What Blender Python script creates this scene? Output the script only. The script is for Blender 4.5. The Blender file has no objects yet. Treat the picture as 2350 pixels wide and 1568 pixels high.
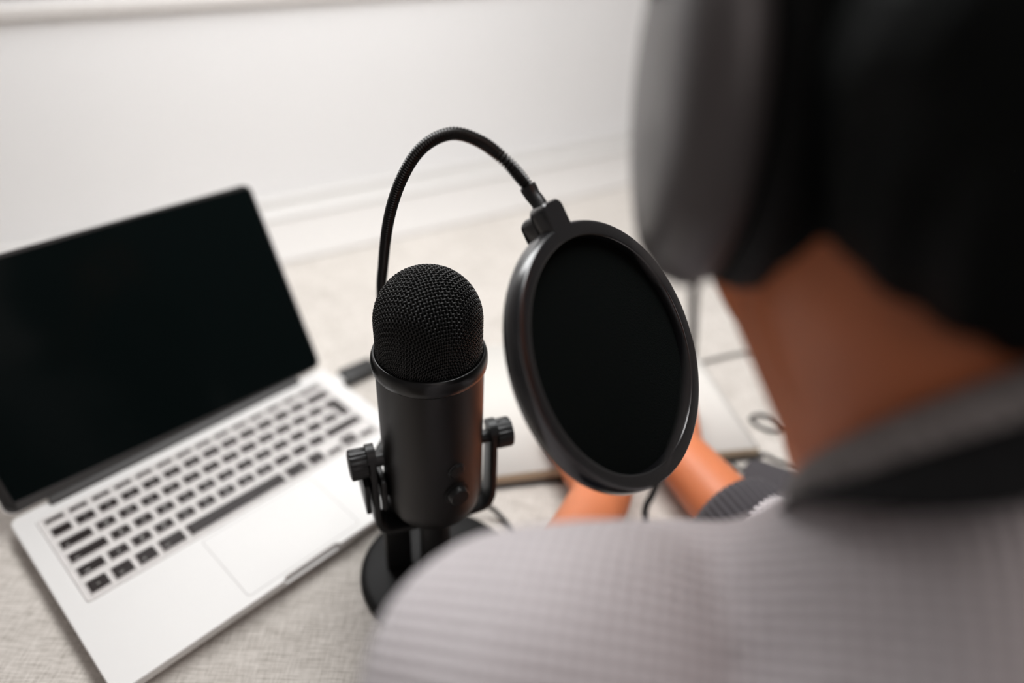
import bpy, bmesh, math, random
import numpy as np
from mathutils import Vector, Matrix, Euler
random.seed(4); np.random.seed(4)
S = 0.001                                    # everything below is written in millimetres; table top is z = 0
sc = bpy.context.scene
COL = sc.collection
PI = math.pi

# ------------------------------------------------------------------ camera
W_PX, H_PX, F_PX = 2350, 1568, 1645.465
pitch, roll, CAM_H = 0.609, 0.049, 507.291
cp, sp, cr, sr = math.cos(pitch), math.sin(pitch), math.cos(roll), math.sin(roll)
fw = Vector((0, cp, -sp)); r0 = Vector((1, 0, 0)); u0 = Vector((0, sp, cp))
rt = r0 * cr + u0 * sr; up = -r0 * sr + u0 * cr
cam = bpy.data.cameras.new('camera')
cam.sensor_width = 36.0; cam.lens = F_PX / W_PX * 36.0
cam.clip_start = 0.01; cam.clip_end = 50
cam.dof.use_dof = True; cam.dof.focus_distance = 0.45; cam.dof.aperture_fstop = 1.75
camo = bpy.data.objects.new('camera', cam); COL.objects.link(camo)
M = Matrix.Identity(4)
for i, a in enumerate((rt, up, -fw)):
    for j in range(3): M[j][i] = a[j]
M[2][3] = CAM_H * S
camo.matrix_world = M
sc.camera = camo

# ------------------------------------------------------------------ world, light, exposure
wd = bpy.data.worlds.new('world'); sc.world = wd; wd.use_nodes = True
bg = wd.node_tree.nodes['Background']; bg.inputs[0].default_value = (1.0, .97, .97, 1); bg.inputs[1].default_value = .09

def area(name, loc, target, sx, sy, power, col=(1, 1, 1)):
    l = bpy.data.lights.new(name, 'AREA'); l.shape = 'RECTANGLE'; l.size = sx; l.size_y = sy; l.energy = power; l.color = col
    o = bpy.data.objects.new(name, l); COL.objects.link(o)
    o.location = loc
    o.rotation_euler = (Vector(target) - Vector(loc)).to_track_quat('-Z', 'Y').to_euler()
    return o
# a long unseen key light, added over the far side of the table, and daylight from the left
area('added_key_light', (-.34, .88, .95), (-.25, 1.02, 0), 1.7, .34, 18, (1, 1, 1))
area('window_daylight', (-1.6, 1.0, .55), (0, .6, .15), 1.0, .8, 17, (1, .96, .94))
area('added_rear_fill', (.9, -.7, 1.6), (.2, .1, .2), 1.6, 1.6, 9, (1, .88, .85))  # unseen fill added above and behind the camera to lift the sweater
sc.view_settings.view_transform = 'Standard'; sc.view_settings.look = 'None'
sc.view_settings.gamma = 1.0; sc.view_settings.use_curve_mapping = False
sc.view_settings.exposure = 0.17

# ------------------------------------------------------------------ helpers
def V(*a): return Vector(a)
def ray(x, y): return rt * ((x - W_PX / 2) / F_PX) - up * ((y - H_PX / 2) / F_PX) + fw
CAMP = V(0, 0, CAM_H)
def at_d(x, y, d): return CAMP + ray(x, y) * d                       # used to lay out curves in space (mm)
def at_z(x, y, z):
    r = ray(x, y); return CAMP + r * ((z - CAM_H) / r.z)

def obj(name, mesh, mat=None, parent=None, smooth=False, angle=None, label=None):
    if isinstance(mesh, bmesh.types.BMesh):
        me = bpy.data.meshes.new(name); bmesh.ops.recalc_face_normals(mesh, faces=mesh.faces); mesh.to_mesh(me); mesh.free()
    else: me = mesh
    o = bpy.data.objects.new(name, me); COL.objects.link(o)
    if mat is not None and len(me.materials) == 0:
        for m in (mat if isinstance(mat, (list, tuple)) else (mat,)): me.materials.append(m)
    if smooth:
        me.polygons.foreach_set('use_smooth', [True] * len(me.polygons))
        if angle: me.set_sharp_from_angle(angle=math.radians(angle))
    if parent is not None: o.parent = parent
    if label: o['label'] = label
    return o
def tag(o, label, cat, group=None, kind=None):
    o['label'] = label; o['category'] = cat
    if group: o['group'] = group
    if kind: o['kind'] = kind
    return o
def thing(name, label, cat, loc=(0, 0, 0), rot=(0, 0, 0), group=None):
    o = bpy.data.objects.new(name, None); COL.objects.link(o)
    o.empty_display_size = .02
    o.location = Vector(loc) * S; o.rotation_euler = rot
    return tag(o, label, cat, group)

def bm_new(): return bmesh.new()
def box(bm, x0, x1, y0, y1, z0, z1, M=None, bevel=0, seg=2):
    b = bmesh.new()
    vs = [b.verts.new((x, y, z)) for z in (z0, z1) for y in (y0, y1) for x in (x0, x1)]
    for f in ((0, 2, 3, 1), (4, 5, 7, 6), (0, 1, 5, 4), (2, 6, 7, 3), (0, 4, 6, 2), (1, 3, 7, 5)): b.faces.new([vs[i] for i in f])
    if bevel: bmesh.ops.bevel(b, geom=list(b.edges), offset=bevel, segments=seg, profile=.6, affect='EDGES')
    join(bm, b, M)
def join(bm, b, M=None):
    vm = {}
    for v in b.verts:
        c = v.co.copy()
        if M is not None: c = M @ c
        vm[v] = bm.verts.new(c * S)
    for f in b.faces:
        try: nf = bm.faces.new([vm[v] for v in f.verts]); nf.material_index = f.material_index; nf.smooth = f.smooth
        except ValueError: pass
    b.free()
def loft(bm, rings, closed=True, cap=True, M=None, mi=0):
    b = bmesh.new()
    R = [[b.verts.new(Vector(p)) for p in ring] for ring in rings]
    n = len(R[0])
    for a, c in zip(R[:-1], R[1:]):
        for i in range(n if closed else n - 1):
            j = (i + 1) % n
            f = b.faces.new((a[i], a[j], c[j], c[i])); f.material_index = mi
    if cap:
        for ring in (R[0], R[-1]):
            try: f = b.faces.new(ring); f.material_index = mi
            except ValueError: pass
    join(bm, b, M)
def lathe(bm, prof, n=64, M=None, cap=True, sx=1, sy=1):
    """prof: list of (radius, z); axis z"""
    loft(bm, [[(r * math.cos(2 * PI * i / n) * sx, r * math.sin(2 * PI * i / n) * sy, z) for i in range(n)] for r, z in prof], True, cap, M)
def rrect(x0, x1, y0, y1, r, n=6):
    out = []
    for cx, cy, a in ((x1 - r, y0 + r, -PI / 2), (x1 - r, y1 - r, 0), (x0 + r, y1 - r, PI / 2), (x0 + r, y0 + r, PI)):
        for k in range(n + 1):
            t = a + PI / 2 * k / n; out.append((cx + r * math.cos(t), cy + r * math.sin(t)))
    return out
def frame_from(z, x=None):
    z = Vector(z).normalized()
    x = Vector(x) if x is not None else (V(0, 0, 1) if abs(z.z) < .9 else V(1, 0, 0))
    x = (x - z * x.dot(z)).normalized(); y = z.cross(x)
    return Matrix((x, y, z)).transposed()
def basis(o, x, y, z):
    m = Matrix.Identity(4)
    for j in range(3): m[j][0] = x[j]; m[j][1] = y[j]; m[j][2] = z[j]; m[j][3] = o[j]
    return m
def catmull(P, step):
    P = [Vector(p) for p in P]; P = [P[0] * 2 - P[1]] + P + [P[-1] * 2 - P[-2]]
    out = []
    for i in range(1, len(P) - 2):
        a, b, c, d = P[i - 1:i + 3]
        m = max(2, int((c - b).length / step))
        for k in range(m):
            t = k / m
            out.append(.5 * ((2 * b) + (c - a) * t + (2 * a - 5 * b + 4 * c - d) * t * t + (3 * b - a - 3 * c + d) * t ** 3))
    out.append(P[-2]); return out
def tube(bm, P, r, n=12, cap=True):
    """r: number or function(arc length)"""
    P = [Vector(p) for p in P]; rings = []; L = 0; x = None
    for i, p in enumerate(P):
        t = (P[min(i + 1, len(P) - 1)] - P[max(i - 1, 0)]).normalized()
        if x is None: x = (V(0, 0, 1) if abs(t.z) < .9 else V(1, 0, 0))
        x = (x - t * x.dot(t)).normalized(); y = t.cross(x)
        if i: L += (p - P[i - 1]).length
        rr = r(L) if callable(r) else r
        rings.append([p + (x * math.cos(2 * PI * k / n) + y * math.sin(2 * PI * k / n)) * rr for k in range(n)])
    loft(bm, rings, True, cap)

# ------------------------------------------------------------------ materials
def mat(name, col, rough=.5, metal=0, spec=.5, coat=0, sheen=0, bump=None, var=None, sss=0, trans=None):
    m = bpy.data.materials.new(name); m.use_nodes = True
    nt = m.node_tree; b = nt.nodes['Principled BSDF']
    b.inputs['Base Color'].default_value = (*col, 1); b.inputs['Roughness'].default_value = rough
    b.inputs['Metallic'].default_value = metal; b.inputs['Specular IOR Level'].default_value = spec
    b.inputs['Coat Weight'].default_value = coat; b.inputs['Coat Roughness'].default_value = .15
    b.inputs['Sheen Weight'].default_value = sheen; b.inputs['Sheen Roughness'].default_value = .4
    if sss:
        b.inputs['Subsurface Weight'].default_value = sss; b.inputs['Subsurface Radius'].default_value = (.008, .003, .0015); b.inputs['Subsurface Scale'].default_value = 1
    tc = nt.nodes.new('ShaderNodeTexCoord')
    if var:      # (scale xyz, amount)
        mp = nt.nodes.new('ShaderNodeMapping'); mp.inputs['Scale'].default_value = var[0]; nt.links.new(tc.outputs['Object'], mp.inputs[0])
        nz = nt.nodes.new('ShaderNodeTexNoise'); nz.inputs['Scale'].default_value = 1; nz.inputs['Detail'].default_value = 3
        nt.links.new(mp.outputs[0], nz.inputs['Vector'])
        rp = nt.nodes.new('ShaderNodeValToRGB')
        k = var[1]
        rp.color_ramp.elements[0].position = .3; rp.color_ramp.elements[1].position = .7
        rp.color_ramp.elements[0].color = (*[c * (1 - k) for c in col], 1); rp.color_ramp.elements[1].color = (*[min(1, c * (1 + k)) for c in col], 1)
        nt.links.new(nz.outputs['Fac'], rp.inputs[0]); nt.links.new(rp.outputs[0], b.inputs['Base Color'])
    if bump:     # (scale, strength, distance)
        nz = nt.nodes.new('ShaderNodeTexNoise'); nz.inputs['Scale'].default_value = bump[0]; nz.inputs['Detail'].default_value = 4
        nt.links.new(tc.outputs['Object'], nz.inputs['Vector'])
        bp = nt.nodes.new('ShaderNodeBump'); bp.inputs['Strength'].default_value = bump[1]; bp.inputs['Distance'].default_value = bump[2]
        nt.links.new(nz.outputs['Fac'], bp.inputs['Height']); nt.links.new(bp.outputs[0], b.inputs['Normal'])
    return m

m_wall = mat('white_wall_paint', (.86, .857, .853), .6, var=((3, 3, 3), .015), bump=(60, .05, .001))
m_groove = mat('trackpad_gap', (.50, .48, .47), .7, bump=(500, .02, .0002))
m_ledge = mat('ledge_moulding_paint', (.70, .685, .665), .6, bump=(40, .03, .001))
m_trim = mat('off_white_satin_paint', (.62, .595, .57), .6, bump=(40, .03, .001))
m_floor = mat('floor_boards', (.30, .22, .16), .45, var=((2, 30, 2), .3))
m_alu = mat('brushed_aluminium', (.75, .738, .722), .5, metal=.1, bump=(900, .04, .0002))
m_alu_edge = mat('aluminium_edge', (.72, .71, .70), .35, metal=.7, bump=(900, .04, .0002))
m_pad = mat('trackpad_glass', (.75, .738, .722), .5, metal=.1, bump=(500, .02, .0002))
m_glass = mat('black_display_glass', (.0025, .0042, .0042), .12, spec=.035, bump=(2, .01, .001))
m_hinge = mat('dark_hinge_plastic', (.035, .033, .032), .45, bump=(400, .05, .0002))
m_key = mat('black_key_plastic', (.013, .008, .0075), .4, spec=.25, bump=(600, .04, .0002))
m_legend = mat('white_key_print', (.75, .73, .7), .5, bump=(600, .02, .0001))
m_mic = mat('satin_black_metal', (.009, .0075, .007), .4, metal=.2, bump=(1500, .05, .0001))
m_micring = mat('black_rim_metal', (.008, .008, .008), .3, metal=.2, bump=(900, .03, .0001))
m_coil = mat('black_chromed_coil', (.022, .021, .020), .26, metal=.4, bump=(900, .02, .0001))
m_base = mat('black_powder_coat', (.005, .005, .005), .55, spec=.25, bump=(900, .05, .0001))
m_wire = mat('black_wire', (.010, .010, .0095), .3, metal=.2, bump=(900, .03, .0001))
m_core = mat('black_foam_core', (.0025, .0035, .003), .95, spec=.1, bump=(900, .3, .0005))
m_blk = mat('black_plastic', (.008, .008, .008), .42, bump=(1200, .06, .0001))
m_rim = mat('matte_black_rim_plastic', (.0045, .0044, .0052), .26, spec=.6, coat=.6, bump=(1400, .08, .0001))
m_cable = mat('black_rubber_cable', (.010, .0095, .009), .55, bump=(900, .06, .0001))
m_paper = mat('cream_paper', (.67, .645, .605), .8, bump=(120, .05, .0003))
m_pages = mat('paper_edges', (.70, .58, .42), .8, var=((5, 5, 900), .18))
m_cover = mat('black_book_cover', (.02, .018, .017), .5, bump=(700, .1, .0002))
m_skin = mat('skin', (.60, .19, .08), .45, sss=.12, var=((25, 25, 25), .08), bump=(350, .06, .0004))
m_hair = mat('black_hair', (.003, .0042, .004), .6, bump=(160, .5, .002), spec=.12)
m_ear = mat('ear_cup_plastic', (.10, .09, .09), .35, bump=(900, .04, .0001))
m_leather = mat('black_ear_pad_leather', (.004, .0045, .0045), .55, spec=.2, bump=(400, .2, .0004))
m_jeans = mat('dark_denim', (.03, .04, .07), .8, bump=(700, .3, .0004))
m_shoe = mat('dark_shoe', (.03, .03, .03), .6, bump=(300, .2, .0004))
m_wood = mat('stool_wood', (.32, .2, .11), .5, var=((40, 4, 4), .25))
m_eye = mat('eye_white', (.8, .78, .75), .2, bump=(100, .01, .0001))

def linen():
    m = bpy.data.materials.new('oatmeal_linen'); m.use_nodes = True; nt = m.node_tree; N = nt.nodes; L = nt.links
    b = N['Principled BSDF']; b.inputs['Roughness'].default_value = .85; b.inputs['Sheen Weight'].default_value = .35; b.inputs['Sheen Roughness'].default_value = .5
    tc = N.new('ShaderNodeTexCoord')
    def nz(scale, detail=3):
        mp = N.new('ShaderNodeMapping'); mp.inputs['Scale'].default_value = scale; mp.inputs['Rotation'].default_value = (0, 0, math.radians(-8)); L.new(tc.outputs['Object'], mp.inputs[0])
        n = N.new('ShaderNodeTexNoise'); n.inputs['Scale'].default_value = 1; n.inputs['Detail'].default_value = detail; n.inputs['Roughness'].default_value = .65
        L.new(mp.outputs[0], n.inputs['Vector']); return n
    a = nz((45, 900, 5)); c = nz((700, 60, 5)); e = nz((9, 14, 5))
    mx = N.new('ShaderNodeMath'); mx.operation = 'ADD'; L.new(a.outputs['Fac'], mx.inputs[0])
    m2 = N.new('ShaderNodeMath'); m2.operation = 'MULTIPLY'; m2.inputs[1].default_value = .7; L.new(c.outputs['Fac'], m2.inputs[0]); L.new(m2.outputs[0], mx.inputs[1])
    m3 = N.new('ShaderNodeMath'); m3.operation = 'MULTIPLY_ADD'; m3.inputs[1].default_value = .25; L.new(e.outputs['Fac'], m3.inputs[0]); L.new(mx.outputs[0], m3.inputs[2])
    rp = N.new('ShaderNodeValToRGB'); el = rp.color_ramp.elements
    m4 = N.new('ShaderNodeMath'); m4.operation = 'MULTIPLY'; m4.inputs[1].default_value = .512; L.new(m3.outputs[0], m4.inputs[0])
    el[0].position = .36; el[0].color = (.30, .27, .235, 1); el[1].position = .62; el[1].color = (.74, .695, .645, 1)
    x = el.new(.49); x.color = (.56, .52, .475, 1)
    L.new(m4.outputs[0], rp.inputs[0]); L.new(rp.outputs[0], b.inputs['Base Color'])
    bp = N.new('ShaderNodeBump'); bp.inputs['Strength'].default_value = .5; bp.inputs['Distance'].default_value = .0006
    L.new(mx.outputs[0], bp.inputs['Height']); L.new(bp.outputs[0], b.inputs['Normal'])
    return m
m_linen = linen()

def knit():
    m = bpy.data.materials.new('grey_knit'); m.use_nodes = True; nt = m.node_tree; N = nt.nodes; L = nt.links
    b = N['Principled BSDF']; b.inputs['Roughness'].default_value = .9; b.inputs['Sheen Weight'].default_value = .3
    tc = N.new('ShaderNodeTexCoord'); sx = N.new('ShaderNodeSeparateXYZ'); L.new(tc.outputs['Object'], sx.inputs[0])
    def wave(a, bb, k):
        # sin(k*(a.x + b*z ...))
        d = N.new('ShaderNodeVectorMath'); d.operation = 'DOT_PRODUCT'; d.inputs[1].default_value = a; L.new(tc.outputs['Object'], d.inputs[0])
        q = N.new('ShaderNodeMath'); q.operation = 'MULTIPLY'; q.inputs[1].default_value = k; L.new(d.outputs['Value'], q.inputs[0])
        s = N.new('ShaderNodeMath'); s.operation = 'SINE'; L.new(q.outputs[0], s.inputs[0]); return s
    w1 = wave((.97, -.20, .11), 0, 2 * PI / .0042); w2 = wave((.10, .85, .52), 0, 2 * PI / .0042)
    mu = N.new('ShaderNodeMath'); mu.operation = 'ADD'; L.new(w1.outputs[0], mu.inputs[0]); L.new(w2.outputs[0], mu.inputs[1])
    nz = N.new('ShaderNodeTexNoise'); nz.inputs['Scale'].default_value = 420; L.new(tc.outputs['Object'], nz.inputs['Vector'])
    ad = N.new('ShaderNodeMath'); ad.operation = 'MULTIPLY_ADD'; ad.inputs[1].default_value = .14; ad.inputs[2].default_value = .28; L.new(mu.outputs[0], ad.inputs[0])
    ad2 = N.new('ShaderNodeMath'); ad2.operation = 'MULTIPLY_ADD'; ad2.inputs[1].default_value = .45; L.new(nz.outputs['Fac'], ad2.inputs[0]); L.new(ad.outputs[0], ad2.inputs[2])
    rp = N.new('ShaderNodeValToRGB'); el = rp.color_ramp.elements
    el[0].position = .15; el[0].color = (.42, .385, .395, 1); el[1].position = .85; el[1].color = (.80, .75, .765, 1)
    L.new(ad2.outputs[0], rp.inputs[0]); L.new(rp.outputs[0], b.inputs['Base Color'])
    bp = N.new('ShaderNodeBump'); bp.inputs['Strength'].default_value = .4; bp.inputs['Distance'].default_value = .0012
    L.new(mu.outputs[0], bp.inputs['Height']); L.new(bp.outputs[0], b.inputs['Normal'])
    return m
m_knit = knit()
m_collar = mat('grey_rib_knit', (.27, .25, .245), .9, sheen=.3, bump=(420, .4, .0006), var=((300, 300, 300), .25))
m_collar_shade = mat('collar_shade_black', (.008, .009, .010), .9, bump=(500, .3, .0004))  # black of the shade painted between collar and sweater
m_cuff = mat('shaded_cuff_and_case', (.05, .045, .05), .9, sheen=.2, bump=(420, .5, .0006))  # charcoal puts the sleeve's shade into the cuff colour; the case shares it

def silicone(name, alpha, col, rough, gloss):
    m = bpy.data.materials.new(name); m.use_nodes = True; nt = m.node_tree; N = nt.nodes; L = nt.links
    for n in list(N):
        if n.type == 'BSDF_PRINCIPLED': N.remove(n)
    out = [n for n in N if n.type == 'OUTPUT_MATERIAL'][0]
    t = N.new('ShaderNodeBsdfTransparent'); d = N.new('ShaderNodeBsdfDiffuse'); d.inputs[0].default_value = (*col, 1)
    nz = N.new('ShaderNodeTexNoise'); nz.inputs['Scale'].default_value = 90; nz.inputs['Detail'].default_value = 2
    tc = N.new('ShaderNodeTexCoord'); L.new(tc.outputs['Object'], nz.inputs['Vector'])
    mr = N.new('ShaderNodeMapRange'); mr.inputs['To Min'].default_value = alpha * .6; mr.inputs['To Max'].default_value = min(1, alpha * 1.4); L.new(nz.outputs['Fac'], mr.inputs['Value'])
    a = N.new('ShaderNodeMixShader'); L.new(mr.outputs[0], a.inputs[0]); L.new(t.outputs[0], a.inputs[1]); L.new(d.outputs[0], a.inputs[2])
    g = N.new('ShaderNodeBsdfGlossy'); g.inputs['Roughness'].default_value = rough
    fr = N.new('ShaderNodeFresnel'); fr.inputs['IOR'].default_value = gloss
    b = N.new('ShaderNodeMixShader'); L.new(fr.outputs[0], b.inputs[0]); L.new(a.outputs[0], b.inputs[1]); L.new(g.outputs[0], b.inputs[2])
    L.new(b.outputs[0], out.inputs['Surface'])
    return m
m_sil_top = silicone('clear_silicone_key_top', .005, (.8, .66, .62), .2, 1.24)
m_sil = silicone('milky_silicone_sheet', .55, (.86, .82, .80), .35, 1.4)

# ------------------------------------------------------------------ the room (wall runs at 33.4 degrees)
WD = V(.8346, .5508, 0); WN = V(-.5508, .8346, 0)          # along the wall, and away from us into it
WP = V(-38.1, 1333.6, 0)                                    # a point of the wall at table height
def wl(a, b, z): return WP + WD * a + WN * b + V(0, 0, z)  # a along the wall, b into it
WM = basis(WP, WD, WN, V(0, 0, 1))
FLOOR = -740
def struct(name, bm, m, **k):
    o = obj(name, bm, m, **k); o['kind'] = 'structure'; return o
bm = bm_new(); box(bm, -2300, 2600, 0, 90, FLOOR, 1750, WM); struct('wall_back', bm, m_wall)
bm = bm_new(); box(bm, -2300, 2600, -3300, 90, FLOOR - 60, FLOOR, WM); struct('floor', bm, m_floor)
bm = bm_new(); box(bm, 2600, 2690, -3300, 90, FLOOR, 1750, WM); struct('wall_right', bm, m_wall)
bm = bm_new()      # left wall with the window opening
for y0, y1, z0, z1 in ((-3300, -1500, FLOOR, 1750), (-250, 90, FLOOR, 1750), (-1500, -250, FLOOR, 150), (-1500, -250, 1250, 1750)): box(bm, -2390, -2300, y0, y1, z0, z1, WM)
struct('wall_left', bm, m_wall)
bm = bm_new()
for y0, y1, z0, z1 in ((-1500, -1440, 150, 1250), (-310, -250, 150, 1250), (-905, -845, 150, 1250), (-1500, -250, 150, 210), (-1500, -250, 1190, 1250)): box(bm, -2370, -2310, y0, y1, z0, z1, WM, bevel=5)
struct('window_1', bm, m_trim)
# low ledge along the wall foot, at table height, and its moulding
bm = bm_new(); box(bm, -2290, 2590, -185, 0, -60, -8, WM, bevel=6); struct('trim_1', bm, m_trim)
bm = bm_new(); box(bm, -2290, 2590, -16, 0, -8, 14, WM, bevel=6, seg=3); box(bm, -2290, 2590, -52, -15, -8, -1, WM, bevel=3, seg=3); struct('trim_2', bm, m_ledge)
bm = bm_new(); box(bm, -2290, 2590, -9, 0, 300, 317, WM, bevel=4, seg=3); box(bm, -2290, 2590, -6, 0, 330, 344, WM, bevel=3); struct('trim_3', bm, m_trim)

# ------------------------------------------------------------------ table and cloth
NEAR = -945; BACK = -205; TA, TB = -1050, 1000
t = thing('table', 'long table hidden under the oatmeal linen cloth', 'table', wl(0, (NEAR + BACK) / 2, FLOOR), (0, 0, math.atan2(WD.y, WD.x)))
hb = (BACK - NEAR) / 2
bm = bm_new(); box(bm, TA + 12, TB - 12, -hb + 12, hb - 12, -FLOOR - 32, -FLOOR - 3, bevel=3); obj('tabletop', bm, m_wood, t)
for a in (TA + 80, TB - 80):
    for b in (-hb + 70, hb - 70):
        bm = bm_new(); lathe(bm, [(20, 0), (22, 4), (28, -FLOOR - 33)], 20, Matrix.Translation((a, b, 0))); obj('leg', bm, m_wood, t, smooth=True, angle=40)
def cloth():
    bm = bm_new(); drop = 230
    xs = list(np.linspace(TA, TB, 60)); ys = list(np.linspace(NEAR, BACK, 30))
    def prof(lo, hi, inner):
        return [(lo - 9, -drop), (lo - 8, -drop * .5), (lo - 5, -20), (lo - 1, -4), (lo + 4, 0)] + [(v, 0) for v in inner[1:-1]] + [(hi - 4, 0), (hi + 1, -4), (hi + 5, -20), (hi + 8, -drop * .5), (hi + 9, -drop)]
    px = prof(TA, TB, xs); py = prof(NEAR, BACK, ys)
    # keep the back edge short: it sits against the ledge
    py = [(b, z if b < BACK else max(z, -20)) for b, z in py][:-1]
    g = []
    for i, (a, za) in enumerate(px):
        row = []
        for j, (b, zb) in enumerate(py):
            z = min(za, zb); w = 0
            if z < -10: w = 5 * math.sin(a * .045) * (z / -drop) if zb <= za else 5 * math.sin(b * .05) * (z / -drop)
            p = wl(a + (w if za < zb else 0), b + (w if zb <= za and b < 0 and zb < -10 and b < NEAR + 5 else 0), z)
            row.append(bm.verts.new(p * S))
        g.append(row)
    for i in range(len(g) - 1):
        for j in range(len(g[0]) - 1): bm.faces.new((g[i][j], g[i + 1][j], g[i + 1][j + 1], g[i][j + 1]))
    return bm
co = obj('tablecloth', cloth(), m_linen, smooth=True)
tag(co, 'oatmeal woven linen cloth covering the table under the laptop', 'tablecloth')
md = co.modifiers.new('thick', 'SOLIDIFY'); md.thickness = .0012; md.offset = -1

# ------------------------------------------------------------------ laptop
YAW = .839; LAPO = (-259.924, 256.375, .4)
lap = thing('laptop', 'open silver laptop with black screen on the linen cloth', 'laptop', LAPO, (0, 0, YAW))
def notched(x0, x1, y0, y1, r, notch):
    P = rrect(x0, x1, y0, y1, r, 8)
    # order: bottom-right, top-right, top-left, bottom-left; bottom edge runs from the last point to the first
    if notch:
        a, b, d = notch
        P = P + [(a - 2, y0), (a, y0 + d * .7), (a + 1.5, y0 + d), (b - 1.5, y0 + d), (b, y0 + d * .7), (b + 2, y0)]
    return P
def slab(bm, prof, x0, x1, y0, y1, r, notch=None):
    rings = []
    for z, inset in prof:
        rings.append([(x, y, z) for x, y in notched(x0 + inset, x1 - inset, y0 + inset, y1 - inset, max(r - inset, 1), notch)])
    loft(bm, rings)
bm = bm_new()
slab(bm, [(2, 9), (4, 4), (8, .8), (10.8, .2)], 0, 314, 0, 216, 9)
slab(bm, [(10.8, .2), (11.2, 0), (15.4, 0), (16, .6)], 0, 314, 0, 216, 9, (134, 184, 3.2))
obj('base', bm, [m_alu], lap, smooth=True, angle=30)
for x, y in ((25, 25), (289, 25), (25, 190), (289, 190)):
    bm = bm_new(); lathe(bm, [(7, 0), (8, .6), (8, 3.8)], 20, Matrix.Translation((x, y, -.3))); obj('rubber_foot', bm, m_blk, lap, smooth=True, angle=40)
# trackpad with its groove
bm = bm_new(); loft(bm, [[(x, y, 15.9) for x, y in rrect(105, 210, 7.2, 82, 3)], [(x, y, 16.06) for x, y in rrect(105, 210, 7.2, 82, 3)]])
bmg = bm_new()
def ring_flat(bm, o, i, z0, z1):
    b = bmesh.new(); n = len(o)
    A = [b.verts.new((x, y, z1)) for x, y in o]; B = [b.verts.new((x, y, z1)) for x, y in i]
    C = [b.verts.new((x, y, z0)) for x, y in o]; D = [b.verts.new((x, y, z0)) for x, y in i]
    for k in range(n):
        j = (k + 1) % n
        for q in ((A[k], A[j], B[j], B[k]), (C[k], C[j], A[j], A[k]), (B[k], B[j], D[j], D[k])): b.faces.new(q)
    join(bm, b)
pad = obj('trackpad', bm, m_pad, lap)
ring_flat(bmg, rrect(104.3, 210.7, 6.5, 82.7, 3.5), rrect(105, 210, 7.2, 82, 3), 15.9, 16.03)
obj('groove', bmg, m_groove, pad, label='thin grey groove around the trackpad')
# keys
K0, PU, PV, V0 = 19.25, 19.0, 18.49, 95.3
rows = [
    (0, [('fn', 1), ('ctrl', 1), ('alt', 1), ('cmd', 1.25), (' ', 5), ('cmd', 1.25), ('alt', 1)], 10.66 + 2.96, -2.96),
    (1, [('shift', 1.25)] + [(c, 1) for c in '<ZXCVBNM,.-'] + [('shift', 2.25)], 10.66, 0),
    (2, [('caps', 1.75)] + [(c, 1) for c in "ASDFGHJKL;'#"] + [(None, .75)], 10.66, 0),
    (3, [('tab', 1.5)] + [(c, 1) for c in 'QWERTYUIOP[]'] + [('ENTER', 1)], 10.66, 0),
    (4, [(c, 1) for c in '`1234567890-='] + [('back', 1.5)], 10.66, 0),
    (5, [('esc', 1)] + [('F%d' % k, 1) for k in range(1, 13)] + [('eject', 1.5)], 5.6, 0)]
KEYS = []           # (u0, u1, v0, v1, legend)
gk = 2.3
for r, items, kh, dv in rows:
    u = 0
    for name, w in items:
        a, b = K0 + u * PU + gk, K0 + (u + w) * PU - gk; v = V0 + r * PV + dv
        if name == 'ENTER': KEYS.append((a, b, V0 + 2 * PV, v + kh, 'return'))
        elif name: KEYS.append((a, b, v, v + kh, name))
        u += w
ua = K0 + 11.5 * PU
for k, (dy0, dy1) in enumerate(((-2.96, 3.0),)):
    KEYS.append((ua + gk, ua + PU - gk, V0 + dy0, V0 + dy1, '<'))
    KEYS.append((ua + 2 * PU + gk, ua + 3 * PU - gk, V0 + dy0, V0 + dy1, '>'))
KEYS.append((ua + PU + gk, ua + 2 * PU - gk, V0 - 2.96, V0 + 3.6, 'v'))
KEYS.append((ua + PU + gk, ua + 2 * PU - gk, V0 + 4.2, V0 + 10.66, '^'))
kb = bm_new(); loft(kb, [[(x, y, z) for x, y in rrect(K0 - .5, K0 + 14.5 * PU + .5, V0 - 5.5, V0 + 5 * PV + 8.5, 2)] for z in (15.9, 16.03)])
obj('keyboard_well', kb, m_alu, lap)
ENT = [k for k in KEYS if k[4] == 'return'][0]
def key_outline(u0, u1, v0, v1, r, inset=0, ent=False):
    u0 += inset; u1 -= inset; v0 += inset; v1 -= inset
    if not ent: return rrect(u0, u1, v0, v1, r, 2)
    s = .25 * PU; vm = V0 + 2 * PV + 10.66 + inset * -1 + 5.2 + inset * 2     # L shape: narrow foot, wide head
    vm = V0 + 3 * PV + inset
    return [(u0 + s, v0), (u1, v0), (u1, v1), (u0, v1), (u0, vm), (u0 + s, vm)]
mesh_cache = {}
fontc = {}
def text_mesh(s, size):
    if (s, size) in fontc: return fontc[(s, size)]
    cu = bpy.data.curves.new('txt', 'FONT'); cu.body = s; cu.size = size; cu.align_x = 'CENTER'; cu.align_y = 'CENTER'; cu.resolution_u = 2
    o = bpy.data.objects.new('txt', cu); COL.objects.link(o)
    dg = bpy.context.evaluated_depsgraph_get(); me = bpy.data.meshes.new_from_object(o.evaluated_get(dg))
    bpy.data.objects.remove(o); me.materials.clear(); me.materials.append(m_legend)
    fontc[(s, size)] = me; return me
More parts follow.
